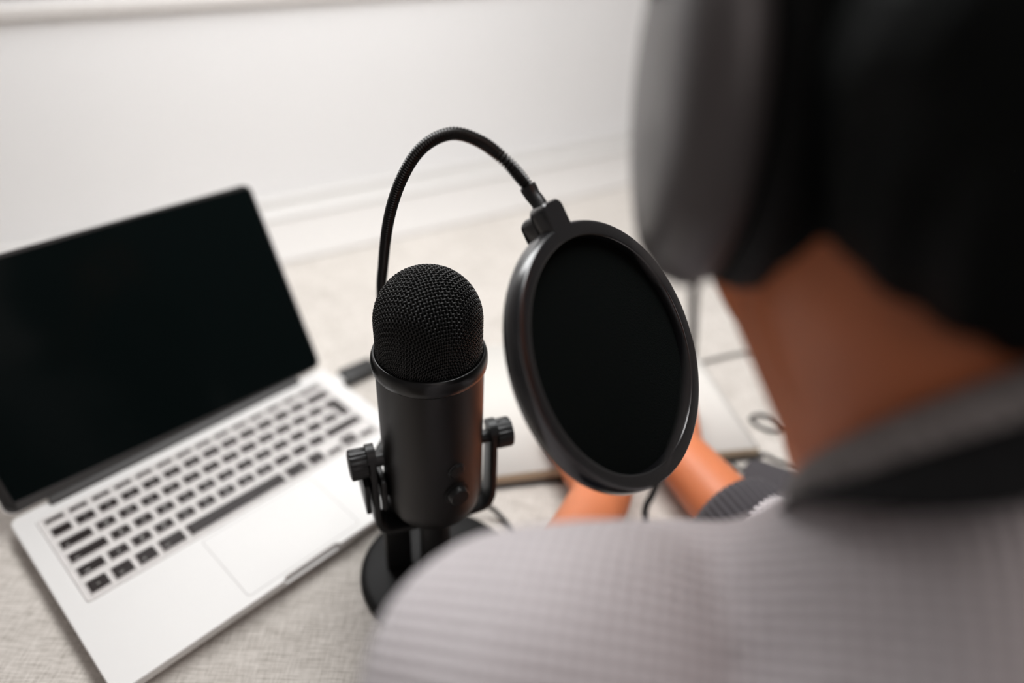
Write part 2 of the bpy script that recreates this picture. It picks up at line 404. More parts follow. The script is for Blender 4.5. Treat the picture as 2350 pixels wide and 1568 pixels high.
for u0, u1, v0, v1, name in KEYS:
    w, h = round(u1 - u0, 2), round(v1 - v0, 2); ent = name == 'return'
    key = (w, h, ent)
    if key not in mesh_cache:
        b = bm_new()
        o1 = [(x - u0, y - v0) for x, y in key_outline(u0, u1, v0, v1, 1.2, 0, ent)]
        o2 = [(x - u0, y - v0) for x, y in key_outline(u0, u1, v0, v1, 1.0, .35, ent)]
        loft(b, [[(x, y, 15.9) for x, y in o1], [(x, y, 16.7) for x, y in o1], [(x, y, 16.95) for x, y in o2]])
        me = bpy.data.meshes.new('key'); bmesh.ops.recalc_face_normals(b, faces=b.faces); b.to_mesh(me); b.free(); me.materials.append(m_key)
        mesh_cache[key] = me
    ko = obj('key', mesh_cache[key], None, lap); ko.location = (u0 * S, v0 * S, 0)
    if name.strip():
        sz = 4.6 if len(name) == 1 else 2.5
        tx = obj('legend', text_mesh(name, sz * S), None, ko)
        cx = w / 2 if len(name) <= 2 else (min(w * .5, 2.2 + len(name) * .75) if u0 < 150 else max(w * .5, w - 2.2 - len(name) * .75))
        if ent: tx.location = ((w * .62) * S, (h * .3) * S, 17.0 * S)
        else: tx.location = (cx * S, (h * (.5 if len(name) <= 2 and h > 7 else .36)) * S, 17.0 * S)
# lid
TH = 1.106; HV, HW = 214.457, 18.0
LM = basis(V(0, HV, HW), V(1, 0, 0), V(0, math.cos(TH), math.sin(TH)), V(0, -math.sin(TH), math.cos(TH)))
bm = bm_new(); b0 = rrect(0, 314, 1.5, 211, 9, 8)
loft(bm, [[(x, y, -4.6) for x, y in rrect(3, 311, 4, 208, 9, 8)], [(x, y, -3.6) for x, y in rrect(1, 313, 2.3, 210, 9, 8)], [(x, y, -2.5) for x, y in b0], [(x, y, -.4) for x, y in b0]], M=LM)
lid = obj('lid', bm, m_alu, lap, smooth=True, angle=30, label='thin silver lid holding the screen')
def scr_outline(i):
    P = rrect(2.6 + i, 311.4 - i, 3.5 + i, 207.6 - i, 8 - i, 8)
    return [(x, y) for x, y in P]
bm = bm_new(); loft(bm, [[(x, y, -.5) for x, y in scr_outline(0)], [(x, y, 0) for x, y in scr_outline(.1)]], M=LM)
obj('screen', bm, m_glass, lid, label='glossy black screen glass, switched off')
bm = bm_new(); ring_flat(bm, rrect(1.2, 312.8, 2.2, 209.6, 9), scr_outline(-.2), -.5, .25)
for v in bm.verts: v.co = (LM @ (v.co / S)) * S
obj('screen_gasket', bm, m_hinge, lid)
bm = bm_new(); lathe(bm, [(4.2, 0), (5.6, .8), (5.6, 249.2), (4.2, 250)], 20, basis(V(32, 213.5, 15.5), V(0, 1, 0), V(0, 0, 1), V(1, 0, 0))); obj('hinge_bar', bm, m_hinge, lap, smooth=True, angle=40, label='dark grey plastic hinge bar below the screen')

# silicone keyboard cover
bm = bm_new()
kc = thing('keyboard_cover', 'clear silicone cover lying over the laptop keys', 'keyboard cover', LAPO, (0, 0, YAW))
def cover():
    bm = bmesh.new()
    Z = 17.3
    X0, X1, Y0, Y1 = K0 - 2.2, K0 + 14.5 * PU + 2.2, V0 - 7.2, V0 + 5 * PV + 9.5
    # rim
    out = rrect(X0 - 1.6, X1 + 1.6, Y0 - 1.6, Y1 + 1.6, 3); mid = rrect(X0 - .8, X1 + .8, Y0 - .8, Y1 + .8, 2.4); inn = rrect(X0, X1, Y0, Y1, 2)
    for A, za, B, zb in ((out, 16.05, mid, 17.0), (mid, 17.0, inn, 16.4)):
        a = [bm.verts.new((x, y, za)) for x, y in A]; b = [bm.verts.new((x, y, zb)) for x, y in B]
        for i in range(len(a)):
            f = bm.faces.new((a[i], a[(i + 1) % len(a)], b[(i + 1) % len(a)], b[i])); f.smooth = True
    f = bm.faces.new([bm.verts.new((x, y, 16.4)) for x, y in inn])
    for u0, u1, v0, v1, name in KEYS:
        ent = name == 'return'
        if ent:
            O = key_outline(u0 - 1.3, u1 + 1.3, v0 - 1.3, v1 + 1.3, 1, 0, True); T = key_outline(u0, u1, v0, v1, 1, 0, True)
            a = [bm.verts.new((x, y, 16.45)) for x, y in O]; b = [bm.verts.new((x, y, 17.5)) for x, y in T]
            for i in range(len(a)): bm.faces.new((a[i], a[(i + 1) % len(a)], b[(i + 1) % len(a)], b[i]))
            f = bm.faces.new(b); f.material_index = 1; continue
        O = rrect(u0 - 1.3, u1 + 1.3, v0 - 1.3, v1 + 1.3, 1.6, 2)
        a = [bm.verts.new((x, y, 16.45)) for x, y in O]
        # dished top: grid
        nx, ny = max(4, int((u1 - u0) / 3)), 5
        g = []
        for j in range(ny + 1):
            row = []
            for i in range(nx + 1):
                s, tt = i / nx * 2 - 1, j / ny * 2 - 1
                ex = min(1, (1 - abs(s)) * (u1 - u0) / 2 / 5.5)
                dz = -.55 * (1 - tt * tt) * (1 - (1 - ex) ** 2) * min(1, (v1 - v0) / 10)
                row.append(bm.verts.new((u0 + (u1 - u0) * i / nx, v0 + (v1 - v0) * j / ny, 17.75 + dz)))
            g.append(row)
        for j in range(ny):
            for i in range(nx):
                f = bm.faces.new((g[j][i], g[j][i + 1], g[j + 1][i + 1], g[j + 1][i])); f.material_index = 1; f.smooth = True
        # side walls: bridge outline to grid border with a simple box skirt
        A = [bm.verts.new(p) for p in ((u0 - 1.3, v0 - 1.3, 16.45), (u1 + 1.3, v0 - 1.3, 16.45), (u1 + 1.3, v1 + 1.3, 16.45), (u0 - 1.3, v1 + 1.3, 16.45))]
        for v in a: bm.verts.remove(v)
        bm.faces.new([A[0], A[1]] + [g[0][i] for i in range(nx, -1, -1)])
        bm.faces.new([A[1], A[2]] + [g[j][nx] for j in range(ny, -1, -1)])
        bm.faces.new([A[2], A[3]] + [g[ny][i] for i in range(0, nx + 1)])
        bm.faces.new([A[3], A[0]] + [g[j][0] for j in range(0, ny + 1)])
    me = bpy.data.meshes.new('silicone_sheet')
    for v in bm.verts: v.co *= S
    bm.to_mesh(me); bm.free(); return me
me = cover(); me.materials.append(m_sil); me.materials.append(m_sil_top)
obj('silicone_sheet', me, None, kc)

# ------------------------------------------------------------------ microphone
MX, MY = -54., 382.
mic = thing('microphone', 'black desk microphone with domed mesh grille on a round stand', 'microphone', (MX, MY, .4))
PH = math.radians(22); ad_ = V(math.cos(PH), math.sin(PH), 0); fd_ = V(math.sin(PH), -math.cos(PH), 0)
bm = bm_new()
lathe(bm, [(0.5, 86), (18, 86), (26, 87.4), (31.5, 91), (34.5, 97), (35.8, 105), (36.2, 118), (36.4, 222)], 96); obj('body', bm, m_mic, mic, smooth=True, angle=50)
bm = bm_new()
lathe(bm, [(35.6, 218.5), (37.2, 219), (38.3, 220.5), (38.8, 224), (38.5, 228.5), (37.6, 231), (36.3, 232), (35.4, 231.2), (35.2, 228)], 96, cap=False); obj('rim_ring', bm, m_micring, mic, smooth=True)
RD, APEX = 34.6, 289.2; CYL0 = 228.
def gpoint(X, Y, off):
    """flat sheet point -> pressed dome (arc length from the apex), pushed out by off"""
    s = math.hypot(X, Y); az = math.atan2(Y, X)
    arc = RD * PI / 2
    if s < arc:
        a = s / RD; r = RD * math.sin(a); z = APEX - RD + RD * math.cos(a); n = (math.sin(a), math.cos(a))
    else: r = RD; z = APEX - RD - (s - arc); n = (1, 0)
    r += n[0] * off; z += n[1] * off
    return (r * math.cos(az), r * math.sin(az), z)
def grille():
    pitch_ = 2.35; R = RD * PI / 2 + (APEX - RD - CYL0); wr = .43; amp = .42
    verts = []; faces = []; rot = math.radians(24); c, s = math.cos(rot), math.sin(rot)
    n = int(R / pitch_) + 1; ks = 4
    for fam in (0, 1):
        for i in range(-n, n + 1):
            d = i * pitch_
            if abs(d) >= R - .5: continue
            half = math.sqrt(R * R - d * d); m = int(2 * half / (pitch_ / 4)) + 1
            prev = None; P = []
            for k in range(m + 1):
                e = -half + 2 * half * k / m
                off = amp * math.cos(PI * e / pitch_) * (1 if (i + fam) % 2 == 0 else -1)
                X, Y = (e, d) if fam == 0 else (d, e)
                P.append(Vector(gpoint(c * X - s * Y, s * X + c * Y, off)))
            for k, p in enumerate(P):
                t_ = (P[min(k + 1, m)] - P[max(k - 1, 0)])
                if t_.length < 1e-6: t_ = V(0, 0, 1)
                t_.normalize(); o_ = (p - V(0, 0, min(p.z, APEX - RD))).normalized(); sd = t_.cross(o_)
                if sd.length < 1e-4: sd = V(1, 0, 0)
                sd.normalize(); oo = sd.cross(t_)
                base = len(verts)
                for q in range(4):
                    an = PI / 4 + q * PI / 2
                    verts.append((p + (sd * math.cos(an) + oo * math.sin(an)) * wr) * S)
                if k:
                    pb = base - 4
                    for q in range(4): faces.append((pb + q, pb + (q + 1) % 4, base + (q + 1) % 4, base + q))
    me = bpy.data.meshes.new('grille_mesh'); me.from_pydata([tuple(v) for v in verts], [], faces); me.update(); return me
go = obj('grille', grille(), m_wire, mic, smooth=True, label='domed head of woven black wire'); go['kind'] = 'stuff'
bm = bm_new(); lathe(bm, [(RD - 1.5, 226)] + [((RD - 1.5) * math.cos(a), APEX - RD + (RD - 1.5) * math.sin(a)) for a in np.linspace(0, PI / 2 - .01, 16)], 48)
obj('foam_core', bm, m_core, mic, smooth=True)
# front controls (they face a little right of us)
FA = math.radians(34); fr = V(math.sin(FA), -math.cos(FA), 0); fx = V(math.cos(FA), math.sin(FA), 0)
def on_front(z): return basis(fr * 35.6 + V(0, 0, z), fx, V(0, 0, 1), -(-fr))
def mfront(z): return basis(fr * 35.4 + V(0, 0, z), fx, V(0, 0, 1), fr)
bm = bm_new(); lathe(bm, [(9.5, 0), (9.5, 1.2), (7.6, 1.4), (7.2, 5.5), (6.4, 6.6), (.5, 6.8)], 40, mfront(129)); obj('volume_knob', bm, m_blk, mic, smooth=True, angle=40)
bm = bm_new(); lathe(bm, [(6.4, 0), (6.4, 1.1), (5.4, 1.6), (5.2, 1.2), (4.9, 2.6), (.5, 3.0)], 40, mfront(151)); obj('mute_button', bm, m_blk, mic, smooth=True, angle=40)
# bracket arms + legs, pivots
for s in (-1, 1):
    prof = []
    path = [(45, 150), (45, 120), (45, 98), (44.6, 88), (42.5, 81), (38, 76.5), (30, 75), (18, 75), (-2, 75)]
    wid = [9, 10.5, 11, 11, 11, 11, 11, 11, 11]
    rings = []
    for k, (x, z) in enumerate(path):
        a = path[max(k - 1, 0)]; b = path[min(k + 1, len(path) - 1)]
        tt = V(b[0] - a[0], 0, b[1] - a[1]).normalized(); nn = V(-tt.z, 0, tt.x)
        hw, ht = wid[k], 3.0
        ring = []
        for q in range(16):
            an = 2 * PI * q / 16; ca, sa = math.cos(an), math.sin(an)
            sq = lambda v, e: math.copysign(abs(v) ** e, v)
            lx = sq(ca, .45) * ht; ly = sq(sa, .45) * hw
            p = V(x, 0, z) + nn * lx; ring.append(ad_ * (s * p.x) + fd_ * ly + V(0, 0, p.z))
        rings.append(ring)
    bm = bm_new(); loft(bm, rings)
    rr = [[ad_ * (s * (45 + 3 * e)) + fd_ * (9 * math.cos(an)) + V(0, 0, 148 + 9 * math.sin(an)) for an in np.linspace(0, PI, 17)] for e in (-1, 1)]
    loft(bm, rr)
    obj('bracket_arm', bm, m_blk, mic, smooth=True, angle=40)
    bm = bm_new(); pm = basis(V(0, 0, 143), fd_, V(0, 0, 1) if s < 0 else V(0, 0, -1), ad_ * s)
    n = 72
    def kn(r, z, rib=0): return [((r - (rib if (i // 2) % 2 else 0)) * math.cos(2 * PI * i / n), (r - (rib if (i // 2) % 2 else 0)) * math.sin(2 * PI * i / n), z) for i in range(n)]
    loft(bm, [kn(5, 35), kn(5, 46), kn(10.5, 48), kn(11.2, 48.6, .8), kn(11.4, 59, .8), kn(10.6, 60), kn(8.5, 60.6), kn(.5, 61)], M=pm)
    obj('pivot_knob', bm, m_blk, mic, smooth=True, angle=35, label='ribbed black tightening knob')
bm = bm_new(); lathe(bm, [(15, 9), (14, 14), (12.5, 24), (12, 60), (13, 74)], 40); obj('stem', bm, m_blk, mic, smooth=True, angle=50)
bm = bm_new(); lathe(bm, [(60, 0), (62, .8), (62.5, 3), (62, 6.5), (60, 8.6), (56, 9.6), (30, 11), (.5, 11.4)], 96); obj('base', bm, m_base, mic, smooth=True, angle=60, label='round heavy black base plate')

# usb cable from the microphone
bm = bm_new(); P = catmull([(MX + 3, MY + 5, 97), (MX + 5, MY + 10, 78), (-38, 412, 56), (-27, 438, 30), (-12, 446, 12), (4, 434, 4), (16, 405, 2.6), (30, 360, 2.6), (60, 320, 2.6), (110, 318, 2.6)], 4)
tube(bm, P, 2.3, 10); c = obj('microphone_cable', bm, m_cable, smooth=True, angle=60); tag(c, 'thin black cable looping out from under the desk microphone', 'cable')

# ------------------------------------------------------------------ pop filter
PC = V(61.78, 332.94, 272.05); pn = V(.66, -.44, .61).normalized()
pax = pn.cross(V(0, 0, 1)).normalized(); pay = pax.cross(pn)
PMt = basis(PC, pax, pay, pn)
pf = thing('pop_filter', 'round black pop filter on a gooseneck in front of the microphone', 'pop filter')
bm = bm_new()
prof = [(69.2, -13.0), (69.0, -9), (69.2, -1.2), (69.9, -.2), (71, 0), (76.6, 0), (77.7, -.3), (78.4, -1.1), (79.4, -4), (80.0, -7.5), (79.6, -10.5), (78, -12.8), (75, -14), (71, -14), (69.2, -13.0)]
lathe(bm, prof, 160, PMt, cap=False); obj('rim', bm, m_rim, pf, smooth=True, angle=60, label='thick matte black ring')
bm = bm_new(); loft(bm, [[(69.3 * math.cos(2 * PI * k / 96), 69.3 * math.sin(2 * PI * k / 96), z) for k in range(96)] for z in (-7.6, -7)], M=PMt)
def mesh_fabric():
    m = mat('black_nylon_mesh', (.0025, .0035, .0033), .95); nt = m.node_tree; N = nt.nodes; L = nt.links
    b = N['Principled BSDF']; b.inputs['Specular IOR Level'].default_value = .05
    tc = N.new('ShaderNodeTexCoord'); mp = N.new('ShaderNodeMapping'); mp.inputs['Scale'].default_value = (1, 1, 1); L.new(tc.outputs['Object'], mp.inputs[0])
    w = N.new('ShaderNodeTexVoronoi'); w.inputs['Scale'].default_value = 900; L.new(mp.outputs[0], w.inputs['Vector'])
    bp = N.new('ShaderNodeBump'); bp.inputs['Strength'].default_value = .6; bp.inputs['Distance'].default_value = .0004; L.new(w.outputs['Distance'], bp.inputs['Height']); L.new(bp.outputs[0], b.inputs['Normal'])
    return m
obj('mesh_screen', bm, mesh_fabric(), pf, label='stretched black nylon mesh')
# lug at the top of the ring
ta = math.radians(93.2); tr = pax * math.cos(ta) + pay * math.sin(ta); tx_ = pax * -math.sin(ta) + pay * math.cos(ta)
TM = basis(PC, tx_, tr, pn)
def lug(z, i):
    P = []
    for x, y in rrect(-8.8 + i, 8.8 - i, 70, 93.5 - i, 4.5, 6): P.append((x, y, z))
    return P
bm = bm_new(); loft(bm, [lug(-12, .8), lug(-11, .2), lug(-1, 0), lug(0.1, .7)], M=TM)
def lug2(z, i):
    return [(x, y, z) for x, y in rrect(-7.5 + i, 7.5 - i, 72, 90 - i, 5, 6)]
loft(bm, [lug2(-24, 3), lug2(-23, 1), lug2(-20, .2), lug2(-11.5, 0)], M=TM)
obj('lug', bm, m_rim, pf, smooth=True, angle=40, label='block joining the ring to the gooseneck')
gend = TM @ V(0, 84, -16)
gp = [at_d(1240, 475, 408), at_d(1222, 448, 409), at_d(1205, 420, 407), at_d(1160, 369, 397), at_d(1100, 324, 402), at_d(1034, 307, 410), at_d(968, 340, 424), at_d(922, 410, 444), at_d(893, 500, 472), at_d(880, 600, 506), at_d(877, 700, 536), V(-92, 450, 150), V(-86, 440, 118)]
gp = [gend] + gp
P = catmull(gp, .5)
PL = [0]
for a, b in zip(P[:-1], P[1:]): PL.append(PL[-1] + (b - a).length)
# resample evenly, four samples per coil
pit = 2.1; tot = PL[-1]; nS = int(tot / (pit / 4)); arr = np.array([tuple(p) for p in P]); ss = np.linspace(0, tot, nS)
Pr = np.stack([np.interp(ss, PL, arr[:, k]) for k in range(3)], 1)
bm = bm_new(); step = tot / (nS - 1)
rad = [2.3, 3.35, 3.85, 3.35]
cnt = {'i': -1}
def rr_(L):
    cnt['i'] += 1; return rad[cnt['i'] % 4]
tube(bm, [Vector(p) for p in Pr], rr_, 18); obj('gooseneck', bm, m_coil, pf, smooth=True, angle=45, label='curved flexible neck of fine black metal coils')
bm = bm_new(); A = [Vector(p) for p in Pr]; k1 = next(i for i, v in enumerate(ss) if v > 26)
k0 = next(i for i, v in enumerate(ss) if v > 6)
tube(bm, A[k0:k1:6], lambda L: 4.5 + (.35 if L > 14 else 0), 20); obj('ferrule', bm, m_blk, pf, smooth=True, angle=40)
# clamp that grips the left bracket arm of the microphone from behind
armL = V(MX, MY, 0) - ad_ * 45
e0 = Vector(Pr[-1])
bm = bm_new(); cm = basis(armL + V(0, 0, 118), ad_, -fd_, V(0, 0, 1))
box(bm, -8, 8, 12, 22, -14, 14, cm, 2); box(bm, -8, -4.2, -13, 13, -14, 14, cm, 1.2); box(bm, 4.2, 8, -13, 13, -14, 14, cm, 1.2); box(bm, 6, 27, 6, 16, -106.5, -2, cm, 2.5)
tube(bm, [e0 + V(0, 0, 2), e0.lerp(armL + V(0, 0, 118) - fd_ * 22, .5), armL + V(0, 0, 118) - fd_ * 16], 4.4, 16)
obj('clamp', bm, m_blk, pf, smooth=True, angle=35)

# ------------------------------------------------------------------ open notebook
BA = math.radians(12.6); bx_, by_ = V(math.cos(BA), math.sin(BA), 0), V(-math.sin(BA), math.cos(BA), 0)
BO = V(112.5, 510, .4)         # foot of the gutter
book = thing('notebook', 'open cream-paged notebook with dark cover on the cloth beside the microphone', 'notebook', BO, (0, 0, BA))
bm = bm_new(); box(bm, -151, 151, -4, 214, 0, 3.0, bevel=.8); obj('cover', bm, m_cover, book, label='dark cover board edge under the pages')
def page_z(x, h):
    d = abs(x); e = 1 - math.exp(-d / 9.0)
    return 3.1 + (h - 3.1) * e * (1 - .18 * (d / 147) ** 2)
for s, nm, h in ((-1, 'left', 15.5), (1, 'right', 14.5)):
    xs = [s * 147 * (k / 28) ** 1.4 for k in range(29)]
    bm = bmesh.new()
    topf = [bm.verts.new((x, 0, page_z(x, h))) for x in xs]; topb = [bm.verts.new((x, 210, page_z(x, h))) for x in xs]
    botf = [bm.verts.new((x, 0, 3.0)) for x in xs]; botb = [bm.verts.new((x, 210, 3.0)) for x in xs]
    for k in range(28):
        f = bm.faces.new((topf[k], topf[k + 1], topb[k + 1], topb[k])); f.smooth = True
        for q in ((botf[k], botf[k + 1], topf[k + 1], topf[k]), (botb[k], topb[k], topb[k + 1], botb[k + 1]), (botf[k], botb[k], botb[k + 1], botf[k + 1])):
            f = bm.faces.new(q); f.material_index = 1
    f = bm.faces.new((topf[28], botf[28], botb[28], topb[28])); f.material_index = 1
    b2 = bm_new(); join(b2, bm); obj('page_block', b2, [m_paper, m_pages], book)

# ------------------------------------------------------------------ small things on the table
ad = thing('adapter', 'small black cable adapter lying behind the microphone next to the laptop', 'adapter', (-176, 640, .4), (0, 0, .75))
bm = bm_new(); box(bm, -16, 26, -12, 12, 0, 11, bevel=3); obj('housing', bm, m_blk, ad, smooth=True, angle=35)
bm = bm_new(); box(bm, -25, -15, -6, 6, 2.8, 7.8, bevel=.6); obj('plug', bm, m_alu_edge, ad, label='metal plug end')
bm = bm_new(); tube(bm, catmull([(24, 0, 5.5), (40, 1, 3.2), (70, 6, 2.4), (110, 4, 2.4), (160, 20, 2.4)], 4), 2.0, 10); obj('lead', bm, m_cable, ad, smooth=True, angle=60)

dc = thing('case', 'small black rounded case lying between the notebook and the person', 'case', (258, 455, .4), (0, 0, -.42))
bm = bm_new(); loft(bm, [[(x, y, z) for x, y in rrect(-46 + i, 60 - i, -34 + i, 34 - i, 14 - i * .5, 8)] for z, i in ((0, 3), (2, .8), (6, 0), (18.5, 0)) ]); obj('shell', bm, m_cuff, dc, smooth=True, angle=50)
bm = bm_new(); loft(bm, [[(x, y, z) for x, y in rrect(-46 + i, 60 - i, -34 + i, 34 - i, 14 - i * .5, 8)] for z, i in ((19.1, 0), (32, 0), (36, .8), (38, 3))]); obj('lid', bm, m_cuff, dc, smooth=True, angle=50)
bm = bm_new(); loft(bm, [[(x, y, z) for x, y in rrect(-45.4, 59.4, -33.4, 33.4, 13.4, 8)] for z in (18.4, 19.2)]); obj('zip', bm, m_blk, dc)

# ------------------------------------------------------------------ headphone cable
hc = catmull([V(52, 236, 392), at_d(1588, 612, 252), at_d(1591, 700, 265), at_d(1588, 800, 285), at_d(1570, 950, 310), at_d(1532, 1060, 330), at_d(1500, 1130, 342), at_d(1482, 1200, 350), V(98, 250, 160), V(100, 262, 60), V(98, 285, 6), V(90, 310, 2.2), V(60, 330, 2.2)], 4)
bm = bm_new(); tube(bm, hc, 1.7, 10); c = obj('headphone_cable', bm, m_cable, smooth=True, angle=60); tag(c, 'dark headphone cable hanging from the left ear cup in front of the pop filter', 'cable')
bm = bm_new(); tube(bm, catmull([at_z(1590, 838, 2.4), at_z(1640, 824, 2.4), at_z(1700, 811, 2.4), at_z(1780, 800, 2.4), at_z(1900, 800, 2.4), V(520, 700, 2.4)], 5), 2.0, 10); c = obj('crease_shadow_line', bm, mat('crease_shadow_grey', (.16, .15, .14), .5, bump=(900, .05, .0001)), smooth=True, angle=60)  # grey tube drawn for the shadow line of a crease in the cloth
tag(c, 'straight grey strip for a shadow line on the cloth beyond the notebook', 'cable')
bm = bm_new(); tube(bm, catmull([at_z(1672, 1052, 2.2), V(235, 520, 2.2), at_z(1745, 1043, 2.2), at_z(1790, 1060, 2.2), at_z(1840, 1070, 2.2), V(340, 520, 2.2), V(420, 560, 2.2), V(380, 620, 2.2), at_z(1800, 985, 2.2), at_z(1755, 985, 2.2), at_z(1722, 962, 2.2), at_z(1740, 952, 3.4), at_z(1775, 958, 5.2), at_z(1820, 985, 2.2), V(360, 560, 6), V(440, 520, 2.2)], 4), 1.9, 10); c = obj('usb_cable', bm, m_cable, smooth=True, angle=60)
tag(c, 'black cable looping on the cloth right of the open notebook', 'cable')

# ------------------------------------------------------------------ the person
def blob_mesh(name, caps, voxel, smooth_it=6, ell=()):
    """one continuous surface: tapered capsules and ellipsoids fused by a voxel remesh"""
    bm = bmesh.new()
    def sphere(c, r, sc_=(1, 1, 1), rot=None, sub=3):
        m = Matrix.Translation(Vector(c)) @ (rot.to_matrix().to_4x4() if rot else Matrix.Identity(4)) @ Matrix.Diagonal((*[r * k for k in sc_], 1))
        bmesh.ops.create_icosphere(bm, subdivisions=sub, radius=1, matrix=m)
    for a, ra, b, rb in caps:
        a, b = Vector(a), Vector(b); sub = 3 if max(ra, rb) > 12 else 2
        sphere(a, ra, sub=sub); sphere(b, rb, sub=sub)
        d = (b - a)
        if d.length > 1e-3:
            Z = d.normalized(); Fm = frame_from(Z); n = 24; rings = []
            # tangent-correct cone
            L_ = d.length; sn = max(-1, min(1, (ra - rb) / L_)); cs = math.sqrt(max(0, 1 - sn * sn))
            for p, r in ((a + Z * ra * sn, ra * cs), (b + Z * rb * sn, rb * cs)):
                rings.append([bm.verts.new(p + Fm @ V(r * math.cos(2 * PI * k / n), r * math.sin(2 * PI * k / n), 0)) for k in range(n)])
            for k in range(n): bm.faces.new((rings[0][k], rings[0][(k + 1) % n], rings[1][(k + 1) % n], rings[1][k]))
            bm.faces.new(rings[0][::-1]); bm.faces.new(rings[1])
    for c, dims, rot in ell: sphere(c, 1, dims, rot, sub=4)
    for v in bm.verts: v.co *= S
    me = bpy.data.meshes.new(name); bm.to_mesh(me); bm.free()
    o = bpy.data.objects.new(name, me); COL.objects.link(o)
    r = o.modifiers.new('remesh', 'REMESH'); r.mode = 'VOXEL'; r.voxel_size = voxel * S
    s_ = o.modifiers.new('smooth', 'SMOOTH'); s_.iterations = smooth_it; s_.factor = .5
    dg = bpy.context.evaluated_depsgraph_get(); out = bpy.data.meshes.new_from_object(o.evaluated_get(dg))
    bpy.data.objects.remove(o); bpy.data.meshes.remove(me); out.name = name
    return out
HC = V(140, 250, 452)                       # head centre
HR = Euler((math.radians(-18), 0, math.radians(4)), 'XYZ')
def hd(x, y, z): return HC + HR.to_matrix() @ V(x, y, z)
NC, nax = V(153, 185, 358), V(-.242, .752, .44).normalized()   # collar: middle of its upper rim, and its axis
NB = NC + V(2, 6, -16)                          # neck base
SL, SR = V(14, 126, 274), V(330, 195, 240)
EL, ER = V(-14, 205, 44), V(275, 262, 40)
WLft, WRgt = V(88, 450, 34), V(162, 505, 36)
HIP = V(175, -95, -185)
body = [
    (hd(-12, -24, -62), 52, NB, 53), (hd(0, 14, -74), 44, NB + V(0, 16, -8), 50),
    (at_d(1790, 690, 262), 18, at_d(1925, 960, 248), 20), (NB, 50, V(170, 120, 270), 58), (V(104, 168, 250), 36, SL + V(40, 20, -14), 36), (SL + V(40, 20, -14), 36, SL, 36), (V(235, 160, 262), 38, SR + V(-30, -4, 0), 36), (V(104, 168, 250), 36, V(172, 130, 280), 48),
    (V(115, 100, 190), 74, V(125, 0, 10), 78), (V(220, 105, 190), 74, V(220, 0, 10), 78),
    (V(125, 0, 10), 78, HIP + V(-60, 0, 0), 90), (V(220, 0, 10), 78, HIP + V(60, 0, 0), 90),
    (SL, 42, EL, 33), (SR, 42, ER, 33), (EL, 33, EL.lerp(WLft, .3), 35), (ER, 33, ER.lerp(WRgt, .3), 35),
    (EL.lerp(WLft, .3), 35, WLft, 26), (ER.lerp(WRgt, .3), 35, WRgt, 26),
    (HIP + V(-75, 0, -5), 88, V(75, 325, -200), 62), (HIP + V(75, 0, -5), 88, V(290, 325, -200), 62),
    (V(75, 325, -200), 58, V(70, 300, -640), 40), (V(290, 325, -200), 58, V(300, 300, -640), 40),
    (V(70, 290, -690), 38, V(60, 440, -708), 28), (V(300, 290, -690), 38, V(310, 440, -708), 28),
]
def hand(W, fwd, side, thumb):
    """relaxed half-closed hand: palm, five bent fingers, thumb off the side; up = world z"""
    fwd = Vector(fwd).normalized(); upv = V(0, 0, 1); sd = fwd.cross(upv).normalized() * side   # sd points to the little-finger side
    out = []
    K = []
    for k, (lat, reach) in enumerate(((-26, 88), (-9, 93), (9, 89), (25, 80))):
        kn = W + fwd * reach + sd * lat + upv * (6 - abs(lat) * .12)
        out.append((W + sd * lat * .55 + fwd * 14, 17 if k in (1, 2) else 15, kn, 12)); K.append(kn)
    for k, (kn, L) in enumerate(zip(K, ((40, 25, 20), (44, 28, 21), (41, 27, 20), (32, 21, 18)))):
        p = kn; an = (.35, .95, 1.35)
        for j, (l, a) in enumerate(zip(L, an)):
            q = p + (fwd * math.cos(a) - upv * math.sin(a)) * l * .9
            if q.z < 26: q.z = 26
            out.append((p, 9.0 - j * .8, q, 8.2 - j * .8)); p = q
    t0 = W + fwd * 20 - sd * 17 - upv * 2; t1 = t0 + (fwd * .84 - sd * .46 - upv * .1).normalized() * 42; t2 = t1 + (fwd * .95 - sd * .1 - upv * .15).normalized() * 30; t3 = t2 + (fwd * .95 + sd * .25 - upv * .2).normalized() * 24
    out += [(t0, 17, t1, 12), (t1, 11.5, t2, 10.5), (t2, 10.5, t3, 8.8)]
    return out
body += hand(WLft, (-.22, .96, -.05), -1, None)
body += hand(WRgt, (-.05, .99, -.05), 1, None)
E0 = Euler((0, 0, 0))
ell = [(hd(0, -8, 22), (69, 94, 92), HR), (hd(0, 18, -44), (70, 72, 78), HR), (hd(0, 60, -92), (30, 26, 20), HR),
       (hd(0, 94, -18), (13, 20, 12), HR), (hd(0, 86, 4), (9, 14, 26), HR), (hd(0, 80, -58), (25, 14, 12), HR), (hd(-27, 76, 18), (20, 9, 7), HR), (hd(27, 76, 18), (20, 9, 7), HR), (hd(-48, 52, -30), (20, 24, 26), HR), (hd(48, 52, -30), (20, 24, 26), HR),
       (hd(-74, -4, -4), (7, 18, 30), HR), (hd(74, -4, -4), (7, 18, 30), HR)]
me = blob_mesh('person', body, 3.2, 6, ell); me.materials.clear(); me.materials.append(m_skin)
person = obj('person', me, None, smooth=True)
tag(person, 'person in grey knit sweater and headphones, seen from behind, hands on the notebook', 'person')
